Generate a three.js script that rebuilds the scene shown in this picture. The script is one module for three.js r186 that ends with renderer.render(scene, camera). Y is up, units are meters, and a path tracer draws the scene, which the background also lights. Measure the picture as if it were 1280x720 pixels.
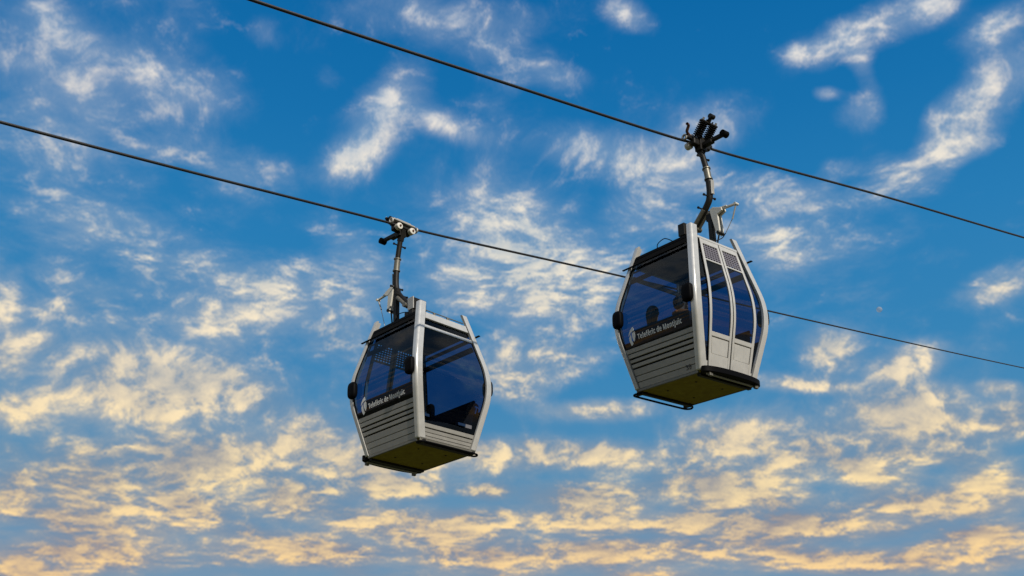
import * as THREE from 'three';
import { mergeGeometries, toCreasedNormals, mergeVertices } from 'three/addons/utils/BufferGeometryUtils.js';
import { RoundedBoxGeometry } from 'three/addons/geometries/RoundedBoxGeometry.js';
import { MarchingCubes } from 'three/addons/objects/MarchingCubes.js';
import { TextGeometry } from 'three/addons/geometries/TextGeometry.js';
import { FontLoader } from 'three/addons/loaders/FontLoader.js';

const EYE = 1.6;                                   // eye height above the ground
const scene = new THREE.Scene();
const camera = new THREE.PerspectiveCamera(31.985, 1024 / 576, 0.1, 9000);
camera.position.set(0, EYE, 0);
camera.rotation.set(THREE.MathUtils.degToRad(24.704), 0, 0);
scene.add(camera);

const renderer = new THREE.WebGLRenderer({ antialias: true });
renderer.setSize(1024, 576);
renderer.toneMapping = THREE.LinearToneMapping;
renderer.toneMappingExposure = 1.0;
renderer.shadowMap.enabled = true;

const SUN_AZ = 31, SUN_EL = 35;                    // degrees: right of straight behind the camera, above the horizon
{
  const a = THREE.MathUtils.degToRad(SUN_AZ), e = THREE.MathUtils.degToRad(SUN_EL);
  const sun = new THREE.DirectionalLight(new THREE.Color().setRGB(1.0, 0.93, 0.825), 5.0);
  sun.name = 'sun';
  sun.position.set(Math.sin(a) * Math.cos(e) * 80, Math.sin(e) * 80 + 7, Math.cos(a) * Math.cos(e) * 80 - 15);
  sun.target.position.set(0, 7, -15);
  sun.castShadow = true;
  sun.shadow.mapSize.set(2048, 2048);
  Object.assign(sun.shadow.camera, { left: -15, right: 15, top: 15, bottom: -15, near: 1, far: 200 });
  scene.add(sun, sun.target);
}

// ------------------------------------------------------------------ noise
let seed = 20240611;
const rnd = () => { seed = (seed * 1664525 + 1013904223) >>> 0; return seed / 4294967296; };
const rr = (a, b) => a + (b - a) * rnd();
const PERM = new Uint8Array(512);
{
  const p = Array.from({ length: 256 }, (_, i) => i);
  for (let i = 255; i > 0; i--) { const j = Math.floor(rnd() * (i + 1)); [p[i], p[j]] = [p[j], p[i]]; }
  for (let i = 0; i < 512; i++) PERM[i] = p[i & 255];
}
const GX = [1, -1, 1, -1, 1, -1, 1, -1, 0, 0, 0, 0, 1, -1, 0, 0], GY = [1, 1, -1, -1, 0, 0, 0, 0, 1, -1, 1, -1, 1, 1, -1, -1], GZ = [0, 0, 0, 0, 1, 1, -1, -1, 1, 1, -1, -1, 0, 0, 1, -1];
function noise(x, y, z) {
  const xf = Math.floor(x), yf = Math.floor(y), zf = Math.floor(z), X = xf & 255, Y = yf & 255, Z = zf & 255;
  x -= xf; y -= yf; z -= zf;
  const u = x * x * x * (x * (x * 6 - 15) + 10), v = y * y * y * (y * (y * 6 - 15) + 10), w = z * z * z * (z * (z * 6 - 15) + 10);
  const A = PERM[X] + Y, AA = PERM[A] + Z, AB = PERM[A + 1] + Z, B = PERM[X + 1] + Y, BA = PERM[B] + Z, BB = PERM[B + 1] + Z;
  const g = (h, a, b, c) => { h &= 15; return GX[h] * a + GY[h] * b + GZ[h] * c; };
  const x1 = x - 1, y1 = y - 1, z1 = z - 1;
  const a0 = g(PERM[AA], x, y, z), a1 = g(PERM[BA], x1, y, z), a2 = g(PERM[AB], x, y1, z), a3 = g(PERM[BB], x1, y1, z);
  const b0 = g(PERM[AA + 1], x, y, z1), b1 = g(PERM[BA + 1], x1, y, z1), b2 = g(PERM[AB + 1], x, y1, z1), b3 = g(PERM[BB + 1], x1, y1, z1);
  const l0 = a0 + u * (a1 - a0), l1 = a2 + u * (a3 - a2), m0 = b0 + u * (b1 - b0), m1 = b2 + u * (b3 - b2);
  const c0 = l0 + v * (l1 - l0), c1 = m0 + v * (m1 - m0);
  return c0 + w * (c1 - c0);
}
function fbm(x, y, z, oct, gain = 0.5) {
  let s = 0, a = 1, t = 0;
  for (let i = 0; i < oct; i++) { s += a * noise(x, y, z); t += a; a *= gain; x = x * 2.03 + 7.1; y = y * 2.03 + 3.7; z = z * 2.03 + 11.3; }
  return s / t * 1.6;
}
const clamp = THREE.MathUtils.clamp, lerp = THREE.MathUtils.lerp;
const sstep = (a, b, x) => { const t = clamp((x - a) / (b - a), 0, 1); return t * t * (3 - 2 * t); };
const toLin = (c) => (c <= 0.04045 ? c / 12.92 : ((c + 0.055) / 1.055) ** 2.4);
const L8 = (r, g, b) => [toLin(r / 255), toLin(g / 255), toLin(b / 255)];

// ------------------------------------------------------------------ sky: air and clouds, a float panorama
// a cloud: bearing right of the camera's heading, height above the horizon, half length, half depth, tilt (all degrees), thickness
const CLOUDS = [[-22, 22, 13, 9, 0, 0.13], [-26, 32, 9, 6, 0, 0.2], [-12, 20, 9, 6, 0, 0.12], [-6, 12, 22, 3.4, 0, 0.18], [-2, 36, 8, 4, 0, 0.12], [20, 13, 14, 3, 0, 0.1], [-24, 13, 10, 3, 0, 0.18], [3, 26, 8, 5, 0, 0.2], [-22.6, 34.2, 3.0, 1.1, -11, 0.53], [-25.5, 34.1, 5.6, 2.9, -3, 0.31], [-30.0, 35.4, 2.2, 1, -4, 0.34], [-31.4, 33.2, 1.1, 0.48, 7, 0.34], [-17.0, 30.2, 2.6, 1.2, -2, 0.43], [-22.4, 30.4, 2.0, 0.76, 11, 0.33], [-24.7, 26.1, 2.8, 1.1, 2, 0.55], [-27.5, 24.7, 2.3, 0.83, 6, 0.3], [-8.4, 34.6, 2.8, 1.5, 53, 0.85], [-10.5, 31.5, 2.0, 1.1, 30, 0.82], [-4.6, 33.9, 2.2, 0.71, -16, 0.7], [-4.6, 39.8, 5.3, 1.3, 1, 0.62], [-1.1, 37.9, 3.5, 1.3, -15, 0.55], [2.8, 36.6, 2.0, 0.7, -12, 0.45], [-17.1, 37.5, 0.9, 0.92, 10, 0.36], [-12.8, 35.7, 0.9, 0.78, -13, 0.4], [8.3, 39.6, 1.5, 0.75, -30, 0.5], [0.0, 27.4, 5.0, 2.8, -11, 0.8], [3.0, 24.9, 3.6, 1.9, -12, 0.82], [-2.0, 24.2, 3.4, 1.3, -20, 0.55], [6.9, 32.0, 4.2, 1.2, -13, 0.66], [9.6, 29.4, 2.4, 1.7, 5, 0.6], [13.3, 33.0, 2.6, 1.5, 12, 0.6], [16.3, 29.1, 5.0, 1.1, -18, 0.71], [17.1, 26.2, 3.7, 1.8, -13, 0.66], [23.6, 36.6, 3.8, 1.1, 10, 0.81], [23.1, 35.2, 1.4, 0.62, -76, 0.63], [20.0, 36.2, 1.5, 0.54, -5, 0.67], [27.8, 36.8, 1.8, 0.89, 3, 0.67], [31.0, 35.0, 1.8, 0.96, 8, 0.71], [29.3, 31.7, 3.0, 1.5, 40, 0.8], [27.0, 30.6, 1.1, 1.6, -15, 0.76], [27.7, 29.6, 1.5, 0.74, -4, 0.71], [24.6, 28.8, 1.9, 1.1, 0, 0.74], [22.8, 32.7, 1.3, 0.93, 24, 0.6], [20.7, 33.9, 0.7, 0.38, -12, 0.67], [20.6, 29.8, 1.0, 0.56, -11, 0.42], [28.0, 22.3, 1.9, 0.89, 12, 0.75], [-14.5, 24.4, 3.5, 1.4, -5, 0.78], [-17.1, 22.2, 2.9, 1.4, 6, 0.85], [-11.6, 21.8, 2.9, 1.2, -8, 0.62], [-20.4, 24.6, 2.5, 1.2, 8, 0.5], [-10.4, 26.6, 2.0, 1.2, -31, 0.42], [-28.7, 20.9, 0.7, 0.9, 11, 0.85], [-28.1, 18.6, 0.8, 1.1, 10, 0.84], [-27.2, 19.5, 1.0, 0.49, 10, 0.79], [-27.2, 16.0, 1.4, 0.97, 8, 0.86], [-26.3, 21.3, 1.1, 0.46, 10, 0.65], [-20.1, 18.4, 5.2, 1.7, -3, 0.88], [-16.3, 18.1, 2.4, 1, -7, 0.88], [-21.8, 16.9, 3.2, 0.84, 1, 0.79], [-17.4, 14.3, 3.6, 1.6, -4, 0.9], [-22.9, 12.8, 2.8, 0.9, 5, 0.9], [-21.4, 14.4, 4.9, 0.67, 5, 0.56], [-11.1, 15.4, 4.0, 1.6, -4, 0.79], [-12.2, 12.5, 2.2, 0.94, 2, 0.79], [-18.5, 11.7, 2.9, 1.2, 9, 0.88], [-22.6, 11.0, 2.3, 1.1, 4, 0.74], [-23.0, 9.0, 4.2, 0.79, 3, 0.9], [-13.6, 9.9, 3.0, 0.75, 2, 0.84], [-26.5, 11.3, 0.9, 0.79, 5, 0.79], [-26.2, 12.5, 0.7, 0.32, 6, 0.84], [-10.0, 9.8, 2.6, 0.76, 1, 0.85], [0.7, 20.6, 3.4, 1.5, 4, 0.85], [0.0, 18.8, 2.0, 0.9, 0, 0.55], [5.0, 17.7, 3.1, 0.58, 1, 0.85], [-2.3, 15.2, 4.0, 0.98, 0, 0.92], [4.7, 15.2, 5.3, 0.8, -4, 0.92], [-7.8, 14.2, 2.7, 1.1, 2, 0.6], [-6.0, 13.4, 2.3, 0.52, 1, 0.9], [-1.6, 13.3, 1.2, 0.44, 0, 0.85], [4.6, 12.8, 2.8, 0.87, -1, 0.97], [4.1, 11.5, 2.5, 0.61, -1, 0.98], [-3.6, 11.0, 4.4, 0.86, 0, 0.85], [-7.2, 11.4, 3.1, 0.69, 1, 0.8], [-0.9, 11.7, 3.1, 0.52, 0, 0.7], [8.9, 9.9, 3.4, 0.59, -2, 0.8], [0.0, 9.6, 5.3, 0.68, 0, 0.85], [18.7, 20.1, 1.3, 1.4, 39, 0.9], [17.3, 18.4, 2.4, 0.43, -10, 0.85], [22.9, 18.9, 1.9, 0.91, 18, 0.97], [27.0, 17.1, 0.9, 0.37, -9, 0.88], [27.5, 15.6, 1.6, 1.1, 13, 0.92], [22.2, 15.8, 3.4, 1.5, -12, 0.97], [23.0, 16.8, 1.9, 0.83, 3, 0.85], [13.1, 15.7, 3.3, 1.3, -4, 0.82], [16.3, 14.5, 2.5, 0.84, 23, 0.82], [19.6, 13.5, 2.4, 0.84, -9, 0.95], [11.8, 13.4, 3.4, 1.1, -3, 0.92], [14.3, 12.4, 2.9, 0.51, -3, 0.7], [25.7, 12.2, 1.8, 1, -1, 0.98], [22.1, 11.5, 2.8, 0.73, -1, 0.96], [18.0, 10.9, 3.0, 0.58, -6, 0.88], [25.3, 9.7, 2.4, 0.62, 2, 0.95], [21.7, 8.9, 5.2, 0.63, -1, 0.95], [15.0, 10.7, 2.9, 0.67, -3, 0.85], [10.7, 11.3, 3.4, 0.77, -2, 0.9], [15.7, 9.2, 3.2, 0.58, -3, 0.85], [14.0, 9.7, 2.1, 0.42, -3, 0.8], [4.5, 10.0, 2.6, 0.6, -1, 0.85], [23.7, 14.0, 3.0, 0.49, -6, 0.5]];
function makeSky() {
  const W = 4096, H = 2048, H0 = H / 2, N = W * H0, D2R = Math.PI / 180;
  const cover = new Float32Array(N), dens = new Float32Array(N), fine = new Float32Array(N), thin = new Float32Array(N), tone = new Float32Array(N);
  const list = CLOUDS.slice();
  const half = 33;
  for (let i = 0; i < 70; i++) { const az = rr(-180, 180), v = [az, rr(10, 75), rr(8, 20), rr(3, 8), 0, rr(0.15, 0.3)]; if (Math.abs(az) > half + 8) list.push(v); }
  // the rest of the sky goes on in the same manner
  for (let i = 0; i < 1500; i++) {
    const el = Math.asin(rnd() * 0.99) / D2R * rr(0.75, 1), az = rr(-180, 180);
    const low = sstep(38, 6, el), rx = rr(1.2, 4.6), ry = rx * lerp(rr(0.35, 0.8), rr(0.14, 0.32), low), tilt = lerp(rr(-55, 40), rr(-6, 6), low), th = lerp(rr(0.4, 0.9), rr(0.7, 0.97), low);
    if (Math.abs(az) < half && el < 44 && el > 8.4) continue;
    list.push([az, el, rx, ry, tilt, th]);
  }
  for (const [az, el, rx, ry, tilt, th] of list) {
    const R = Math.max(rx, ry) * 1.75, ce = Math.max(0.05, Math.cos(el * D2R)), ca = Math.cos(tilt * D2R), sa = Math.sin(tilt * D2R);
    const r0 = Math.max(0, Math.floor((el - R) / 90 * H0)), r1 = Math.min(H0 - 1, Math.ceil((el + R) / 90 * H0));
    const cw = Math.min(W / 2 - 1, Math.ceil(R / ce / 360 * W)), c0 = Math.round(((az - 90) / 360 + 0.5) * W - 0.5);
    for (let r = r0; r <= r1; r++) {
      const dv = (r + 0.5) / H0 * 90 - el;
      for (let k = -cw; k <= cw; k++) {
        const c = ((c0 + k) % W + W) % W, du = k * 360 / W * ce;
        const p = (du * ca + dv * sa) / rx, q = (-du * sa + dv * ca) / ry, d = Math.sqrt(p * p + q * q);
        if (d > 1.75) continue;
        const v = th * (1 - sstep(0, 1.75, d)) ** 0.9, i = r * W + c;
        cover[i] = cover[i] + v - cover[i] * v;
      }
    }
  }
  for (let r = 0; r < H0; r++) {
    const el = (r + 0.5) / H0 * 90, e = el * D2R, y = Math.sin(e), ce = Math.cos(e);
    const low = sstep(34, 10, el), ks = lerp(1.3, 3.0, low), F = lerp(15, 20, low);
    for (let c = 0; c < W; c++) {
      const i = r * W + c, a = ((c + 0.5) / W - 0.5) * 2 * Math.PI, x = Math.cos(a) * ce, z = Math.sin(a) * ce;
      const px = x * F, py = y * F * ks, pz = z * F;
      const w1 = noise(px * 0.8 + 3.3, py * 0.8 + 9.1, pz * 0.8), w2 = noise(px * 0.8 + 51, py * 0.8 + 1.7, pz * 0.8 + 17);
      const w3 = noise(px * 2.6 + 13, py * 2.6 + 5, pz * 2.6), w4 = noise(px * 2.6 + 1, py * 2.6 + 71, pz * 2.6 + 7);
      const wx = px + w1 * 0.3 + w2 * 0.1 + w3 * 0.07, wy = py + w2 * 0.28 + w4 * 0.07, wz = pz + w1 * 0.16 - w2 * 0.2 + w4 * 0.06;
      const n = fbm(wx * 2.1, wy * 2.1, wz * 2.1, 7, lerp(0.63, 0.585, low)), body = fbm(px * 0.75 + 20, py * 0.75, pz * 0.75 + 5, 3);
      const wisp = 1 - Math.abs(noise(wx * 2.2 + wy * 1.9, wy * 3.4, wz * 2.2 - wy * 0.8)) * 2.4;
      // the cloud's envelope, a thin veil round it, and the lumps and threads within
      const veil = fbm(px * 0.28 + 40, py * 0.4, pz * 0.28, 3);
      const C = cover[i] + clamp(veil * 0.3 + lerp(0.03, 0.1, low), 0, 0.4) * (1 - cover[i]) * 0.8;
      const env = C * lerp(0.98, 1.04, low) + body * 0.26;
      thin[i] = sstep(lerp(0.1, -0.06, low), lerp(1.0, 0.78, low), env + n * 0.14);
      fine[i] = n * 0.8 + wisp * lerp(0.16, 0.05, low);
      tone[i] = noise(px * 0.55 + 5, py * 0.8 + 31, pz * 0.55 + 2) + 0.5 * noise(px * 1.7 + 5, py * 1.7 + 3, pz * 1.7 + 2);
      dens[i] = env + fine[i] * lerp(0.86, 0.78, low) - lerp(0.51, 0.50, low);
    }
  }
  const data = new Float32Array(W * H * 4);
  const S = (r, c) => { r = r < 0 ? 0 : r >= H0 ? H0 - 1 : r; c = (c + W) % W; return clamp(dens[r * W + c], 0, 0.9); };
  const skyStops = [[0, L8(142, 158, 176)], [9, L8(112, 148, 178)], [14, L8(84, 142, 182)], [20, L8(56, 132, 183)], [27, L8(40, 124, 181)], [34, L8(24, 112, 173)], [41, L8(12, 102, 165)], [60, L8(6, 88, 152)], [90, L8(5, 80, 144)]];
  const litStops = [[0, L8(248, 198, 134)], [9, L8(253, 215, 154)], [13, L8(254, 226, 172)], [19, L8(254, 233, 196)], [26, L8(244, 234, 214)], [34, L8(238, 230, 220)], [41, L8(232, 228, 224)], [90, L8(228, 226, 224)]];
  const shadeStops = [[0, L8(150, 134, 136)], [9, L8(144, 136, 144)], [13, L8(140, 144, 154)], [19, L8(136, 154, 172)], [26, L8(138, 166, 190)], [34, L8(140, 174, 204)], [90, L8(140, 174, 204)]];
  const pick = (s, el) => { let k = 0; while (k < s.length - 2 && el > s[k + 1][0]) k++; const t = clamp((el - s[k][0]) / (s[k + 1][0] - s[k][0]), 0, 1); return [0, 1, 2].map((j) => lerp(s[k][1][j], s[k + 1][1][j], t)); };
  for (let r = 0; r < H0; r++) {
    const el = (r + 0.5) / H0 * 90, low = sstep(36, 9, el), sky = pick(skyStops, el), lit = pick(litStops, el), sh = pick(shadeStops, el);
    const st = Math.max(1, Math.round(1 / Math.max(0.15, Math.cos(el * D2R))));
    for (let c = 0; c < W; c++) {
      const i = r * W + c, d = dens[i];
      const here = clamp(d, 0, 0.9), core = sstep(-0.08, lerp(0.76, 0.64, low), d);
      const al = clamp(thin[i] * lerp(0.50, 0.50, low) + core * lerp(0.44, 0.50, low) * (0.5 + 0.5 * thin[i]) + core * core * thin[i] * 0.14, 0, 0.97);
      // light reaches the clouds from the lower right
      const shade = 0.85 * (S(r - 2, c + 3 * st) + S(r - 4, c + 6 * st) + S(r - 7, c + 10 * st) + S(r - 11, c + 15 * st)) / 4, T = Math.exp(-2.3 * shade);
      let l = lerp(0.28, 0.17, low) + T * (0.3 + 0.7 * core) * lerp(0.72, 0.8, low) + fine[i] * lerp(0.22, 0.3, low) + tone[i] * lerp(0.15, 0.3, low);
      l = Math.pow(sstep(0.0, 1.05, l), lerp(1.0, 1.25, low));
      const o = ((H0 + r) * W + c) * 4;
      for (let j = 0; j < 3; j++) data[o + j] = lerp(sky[j], lerp(sh[j], lit[j], l), al);
      data[o + 3] = 1;
    }
  }
  // keep detail through the cubic reading of the panorama: inverse of the cubic spline's own blur
  const crisp = 0.85;
  const tmp = new Float32Array(W * H0);
  for (let j = 0; j < 3; j++) {
    const f = new Float32Array(N), cfs = new Float32Array(N);
    for (let i = 0; i < N; i++) cfs[i] = f[i] = data[(N + i) * 4 + j];
    for (let it = 0; it < 3; it++) {
      for (let r = 0; r < H0; r++) for (let c = 0; c < W; c++) { const b = r * W; tmp[b + c] = (cfs[b + (c + W - 1) % W] + 4 * cfs[b + c] + cfs[b + (c + 1) % W]) / 6; }
      for (let r = 0; r < H0; r++) for (let c = 0; c < W; c++) { const i = r * W + c; const b = (tmp[r > 0 ? i - W : i] + 4 * tmp[i] + tmp[r < H0 - 1 ? i + W : i]) / 6; cfs[i] += crisp * (f[i] - b); }
    }
    for (let i = 0; i < N; i++) data[(N + i) * 4 + j] = Math.max(0.002, cfs[i]);
  }
  const below = L8(122, 124, 112);
  for (let i = 0; i < N; i++) { data[i * 4] = below[0]; data[i * 4 + 1] = below[1]; data[i * 4 + 2] = below[2]; data[i * 4 + 3] = 1; }
  const t = new THREE.DataTexture(data, W, H, THREE.RGBAFormat, THREE.FloatType);
  t.mapping = THREE.EquirectangularReflectionMapping;
  t.minFilter = t.magFilter = THREE.LinearFilter;
  t.needsUpdate = true;
  return t;
}
const skyTexture = makeSky();
scene.background = skyTexture;
scene.environment = skyTexture;

// ------------------------------------------------------------------ materials
const V3 = (x, y, z) => new THREE.Vector3(x, y, z);
const mat = (r, g, b, o = {}) => new THREE.MeshStandardMaterial({ color: new THREE.Color().setRGB(r, g, b), roughness: 0.6, ...o });
function dataTex(w, h, fn, srgb) {                  // fn(x, y) -> [r, g, b] 0..1
  const d = new Uint8Array(w * h * 4);
  for (let y = 0; y < h; y++) for (let x = 0; x < w; x++) { const c = fn(x, y), o = (y * w + x) * 4; for (let k = 0; k < 3; k++) d[o + k] = clamp(Math.round(c[k] * 255), 0, 255); d[o + 3] = 255; }
  const t = new THREE.DataTexture(d, w, h); t.wrapS = t.wrapT = THREE.RepeatWrapping; t.magFilter = t.minFilter = THREE.LinearFilter;
  if (srgb) t.colorSpace = THREE.SRGBColorSpace; t.needsUpdate = true; return t;
}
const tileN = (x, y, w, f, o) => { const a = x / w * 2 * Math.PI, b = y / w * 2 * Math.PI; return fbm(Math.cos(a) * f + 9, Math.sin(a) * f + Math.cos(b) * f, Math.sin(b) * f + 4, o); };
// weathered paint: blotches, dirt specks and faint runs; uv in metres
const wearMap = dataTex(512, 512, (x, y) => {
  const n = tileN(x, y, 512, 1.1, 5), m = tileN(x + 90, y + 30, 512, 7, 3), run = tileN(x, 40, 512, 9, 4);
  const speck = m > 0.6 ? 0.06 : 0;
  const v = 0.96 + n * 0.035 + m * 0.015 + run * 0.02 - speck; return [v, v * 0.995, v * 0.98];
}, true);
const roughMap = dataTex(256, 256, (x, y) => { const v = 0.86 + tileN(x, y, 256, 1.2, 3) * 0.14; return [v, v, v]; });
const grimeMap = dataTex(512, 512, (x, y) => {
  const n = tileN(x, y, 512, 1.6, 6), m = tileN(x + 200, y + 77, 512, 5, 4);
  const v = 0.86 + n * 0.09 + m * 0.05; return [v, v * (0.97 + n * 0.03), v * (0.9 - m * 0.12)];
}, true);
const dull = (r, g, b, o) => new THREE.MeshPhysicalMaterial({ color: new THREE.Color().setRGB(r, g, b), roughness: 0.6, specularIntensity: 0.08, ...o });
const M = {
  silver: mat(0.57, 0.565, 0.55, { metalness: 0.45, roughness: 0.36, map: wearMap, roughnessMap: roughMap }),
  slat: mat(0.35, 0.34, 0.318, { metalness: 0.4, roughness: 0.5, map: wearMap, roughnessMap: roughMap }),
  slatB: mat(0.32, 0.31, 0.29, { metalness: 0.4, roughness: 0.5, map: wearMap, roughnessMap: roughMap }),
  door: mat(0.54, 0.53, 0.51, { metalness: 0.4, roughness: 0.45, map: wearMap, roughnessMap: roughMap }),
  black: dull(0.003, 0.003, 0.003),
  rubber: dull(0.0025, 0.0025, 0.003, { roughness: 0.5, specularIntensity: 0.08 }),
  roofDark: dull(0.008, 0.0075, 0.007, { map: grimeMap }),
  olive: dull(0.33, 0.285, 0.06, { roughness: 0.7, map: grimeMap }),
  interior: dull(0.006, 0.006, 0.008),
  seat: dull(0.008, 0.008, 0.014),
  seatEdge: mat(0.2, 0.2, 0.24, { roughness: 0.5 }),
  steelDark: dull(0.012, 0.011, 0.010, { roughness: 0.5, specularIntensity: 0.4, map: grimeMap }),
  steel: mat(0.20, 0.20, 0.19, { metalness: 0.5, roughness: 0.45, map: grimeMap }),
  galv: mat(0.36, 0.35, 0.33, { metalness: 0.4, roughness: 0.5, map: wearMap }),
  grille: mat(0.13, 0.12, 0.14, { metalness: 0.3, roughness: 0.5 }),
  rust: mat(0.13, 0.05, 0.025, { metalness: 0.2, roughness: 0.7, map: grimeMap }),
  white: mat(0.56, 0.54, 0.49, { roughness: 0.45, map: wearMap }),
  letter: mat(0.66, 0.65, 0.63, { roughness: 0.5 }),
  ink: mat(0.03, 0.03, 0.03, { roughness: 0.6 }),
  sticker: mat(0.12, 0.12, 0.135, { roughness: 0.5 }),
  glass: new THREE.MeshPhysicalMaterial({ color: new THREE.Color().setRGB(0.22, 0.33, 0.47), roughness: 0.02, transmission: 1, thickness: 0, ior: 1.5, specularIntensity: 0.42, side: THREE.DoubleSide }),
};

// ------------------------------------------------------------------ cabin profile: height 0 is the widest belt
const HU = 1.345, HL = 1.153, BELT = 0.4;
const profile = (top, kink, bot) => (y) => {
  const su = (top - kink) / HU, sl = (kink - bot) / HL;
  if (y >= BELT) return kink + su * y;
  if (y <= -BELT) return kink + sl * y;
  const t = y + BELT; return kink - sl * BELT + sl * t + (su - sl) / (4 * BELT) * t * t;
};
const A = profile(0.545, 0.904, 0.625), B = profile(0.6275, 0.930, 0.692), DOORW = profile(0.415, 0.562, 0.47);
const PX = 0.135, PZ = 0.10;                        // how far a corner post reaches along the long and the short side
const place = {                                     // (right, up, outward) on a side as seen from outside -> cabin space
  front: (u, y, d) => [A(y) + d, y, -u], back: (u, y, d) => [-A(y) - d, y, u],
  door: (u, y, d) => [u, y, B(y) + d], blind: (u, y, d) => [-u, y, -B(y) - d],
};
const fnOf = (v) => (typeof v === 'function' ? v : () => v);
function ySteps(y0, y1) {
  const s = [y0]; for (let y = -BELT; y <= BELT + 1e-6; y += BELT / 6) if (y > y0 + 0.004 && y < y1 - 0.004) s.push(y);
  s.push(y1); return s;
}
function meshFrom(tris, uvs, crease = 0.6) {
  let g = new THREE.BufferGeometry();
  g.setAttribute('position', new THREE.Float32BufferAttribute(tris, 3));
  g.setAttribute('uv', new THREE.Float32BufferAttribute(uvs, 2));
  g = toCreasedNormals(g, crease);
  return g;
}
// a solid band that follows a side's profile; edges eased by `ease`
function band(side, uL, uR, y0, y1, out, thick, ease = 0.004) {
  const P = place[side]; uL = fnOf(uL); uR = fnOf(uR);
  const h = y1 - y0, e = Math.min(ease, thick * 0.45, h * 0.3);
  const ys = ySteps(y0, y1), rows = [];
  const ring = (y, inset) => { const l = uL(y), r = Math.max(l + 0.0005, uR(y)), o = out - inset, i = out - thick; return [[l, o - e], [l + e, o], [r - e, o], [r, o - e], [r, i], [l, i]].map(([u, d]) => ({ p: P(u, y, Math.max(d, i + 0.0002 * 0)), uv: [u, y] })); };
  ys.forEach((y, k) => { if (k === 0) { rows.push(ring(y, e)); rows.push(ring(y + e, 0)); } else if (k === ys.length - 1) { rows.push(ring(y - e, 0)); rows.push(ring(y, e)); } else rows.push(ring(y, 0)); });
  const t = [], uv = [], tri = (a, b, c) => { t.push(...a.p, ...b.p, ...c.p); uv.push(...a.uv, ...b.uv, ...c.uv); };
  const n = 6;
  for (let r = 0; r < rows.length - 1; r++) for (let k = 0; k < n; k++) { const a = rows[r][k], b = rows[r][(k + 1) % n], c = rows[r + 1][(k + 1) % n], d = rows[r + 1][k]; tri(a, b, c); tri(a, c, d); }
  const f = rows[0], l = rows[rows.length - 1];
  for (let k = 1; k < n - 1; k++) { tri(f[0], f[k + 1], f[k]); tri(l[0], l[k], l[k + 1]); }
  return meshFrom(t, uv);
}
// a single sheet (a pane)
function sheet(side, uL, uR, y0, y1, out) {
  const P = place[side]; uL = fnOf(uL); uR = fnOf(uR); const ys = ySteps(y0, y1), t = [], uv = [];
  for (let k = 0; k < ys.length - 1; k++) {
    const [a, b] = [ys[k], ys[k + 1]], q = [[uL(a), a], [uR(a), a], [uR(b), b], [uL(b), b]].map(([u, y]) => [P(u, y, out), [u, y]]);
    for (const i of [0, 1, 2, 0, 2, 3]) { t.push(...q[i][0]); uv.push(...q[i][1]); }
  }
  return meshFrom(t, uv, 0.9);
}
// bends a flat geometry (x right, y up, z out) onto a side
function wrap(side, g, u0, y0, out) {
  g = g.index ? g.toNonIndexed() : g; const p = g.attributes.position, P = place[side];
  for (let i = 0; i < p.count; i++) { const q = P(p.getX(i) + u0, p.getY(i) + y0, p.getZ(i) + out); p.setXYZ(i, ...q); }
  g.computeVertexNormals(); return g;
}
function cornerPost(sx, sz) {
  const r = 0.042, proud = 0.014, T = 0.05, sec = [[PX, 0], [r, 0]];
  for (let k = 1; k <= 5; k++) { const a = k / 6 * Math.PI / 2; sec.push([r - r * Math.sin(a), r - r * Math.cos(a)]); }
  sec.push([0, r], [0, PZ], [T, PZ], [T, T], [PX, T]);
  const ys = [-HL, -HL + 0.012, ...ySteps(-HL + 0.02, HU - 0.03), HU - 0.012, HU], n = sec.length, t = [], uv = [];
  const rows = ys.map((y, k) => { const ins = k === 0 || k === ys.length - 1 ? 0.010 : 0; return sec.map(([a, b]) => ({ p: [sx * (A(y) + proud - Math.max(a, ins)), y, sz * (B(y) + proud - Math.max(b, ins))], uv: [a + b, y] })); });
  const tri = (a, b, c) => { if (sx * sz > 0) [b, c] = [c, b]; t.push(...a.p, ...b.p, ...c.p); uv.push(...a.uv, ...b.uv, ...c.uv); };
  for (let k = 0; k < rows.length - 1; k++) for (let j = 0; j < n; j++) { const a = rows[k][j], b = rows[k][(j + 1) % n], c = rows[k + 1][(j + 1) % n], d = rows[k + 1][j]; tri(a, b, c); tri(a, c, d); }
  const cap = THREE.ShapeUtils.triangulateShape(sec.map((q) => new THREE.Vector2(...q)), []);
  for (const [i, j, k] of cap) { const f = rows[0], l = rows[rows.length - 1]; tri(f[i], f[k], f[j]); tri(l[i], l[j], l[k]); }
  return meshFrom(t, uv);
}
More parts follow.
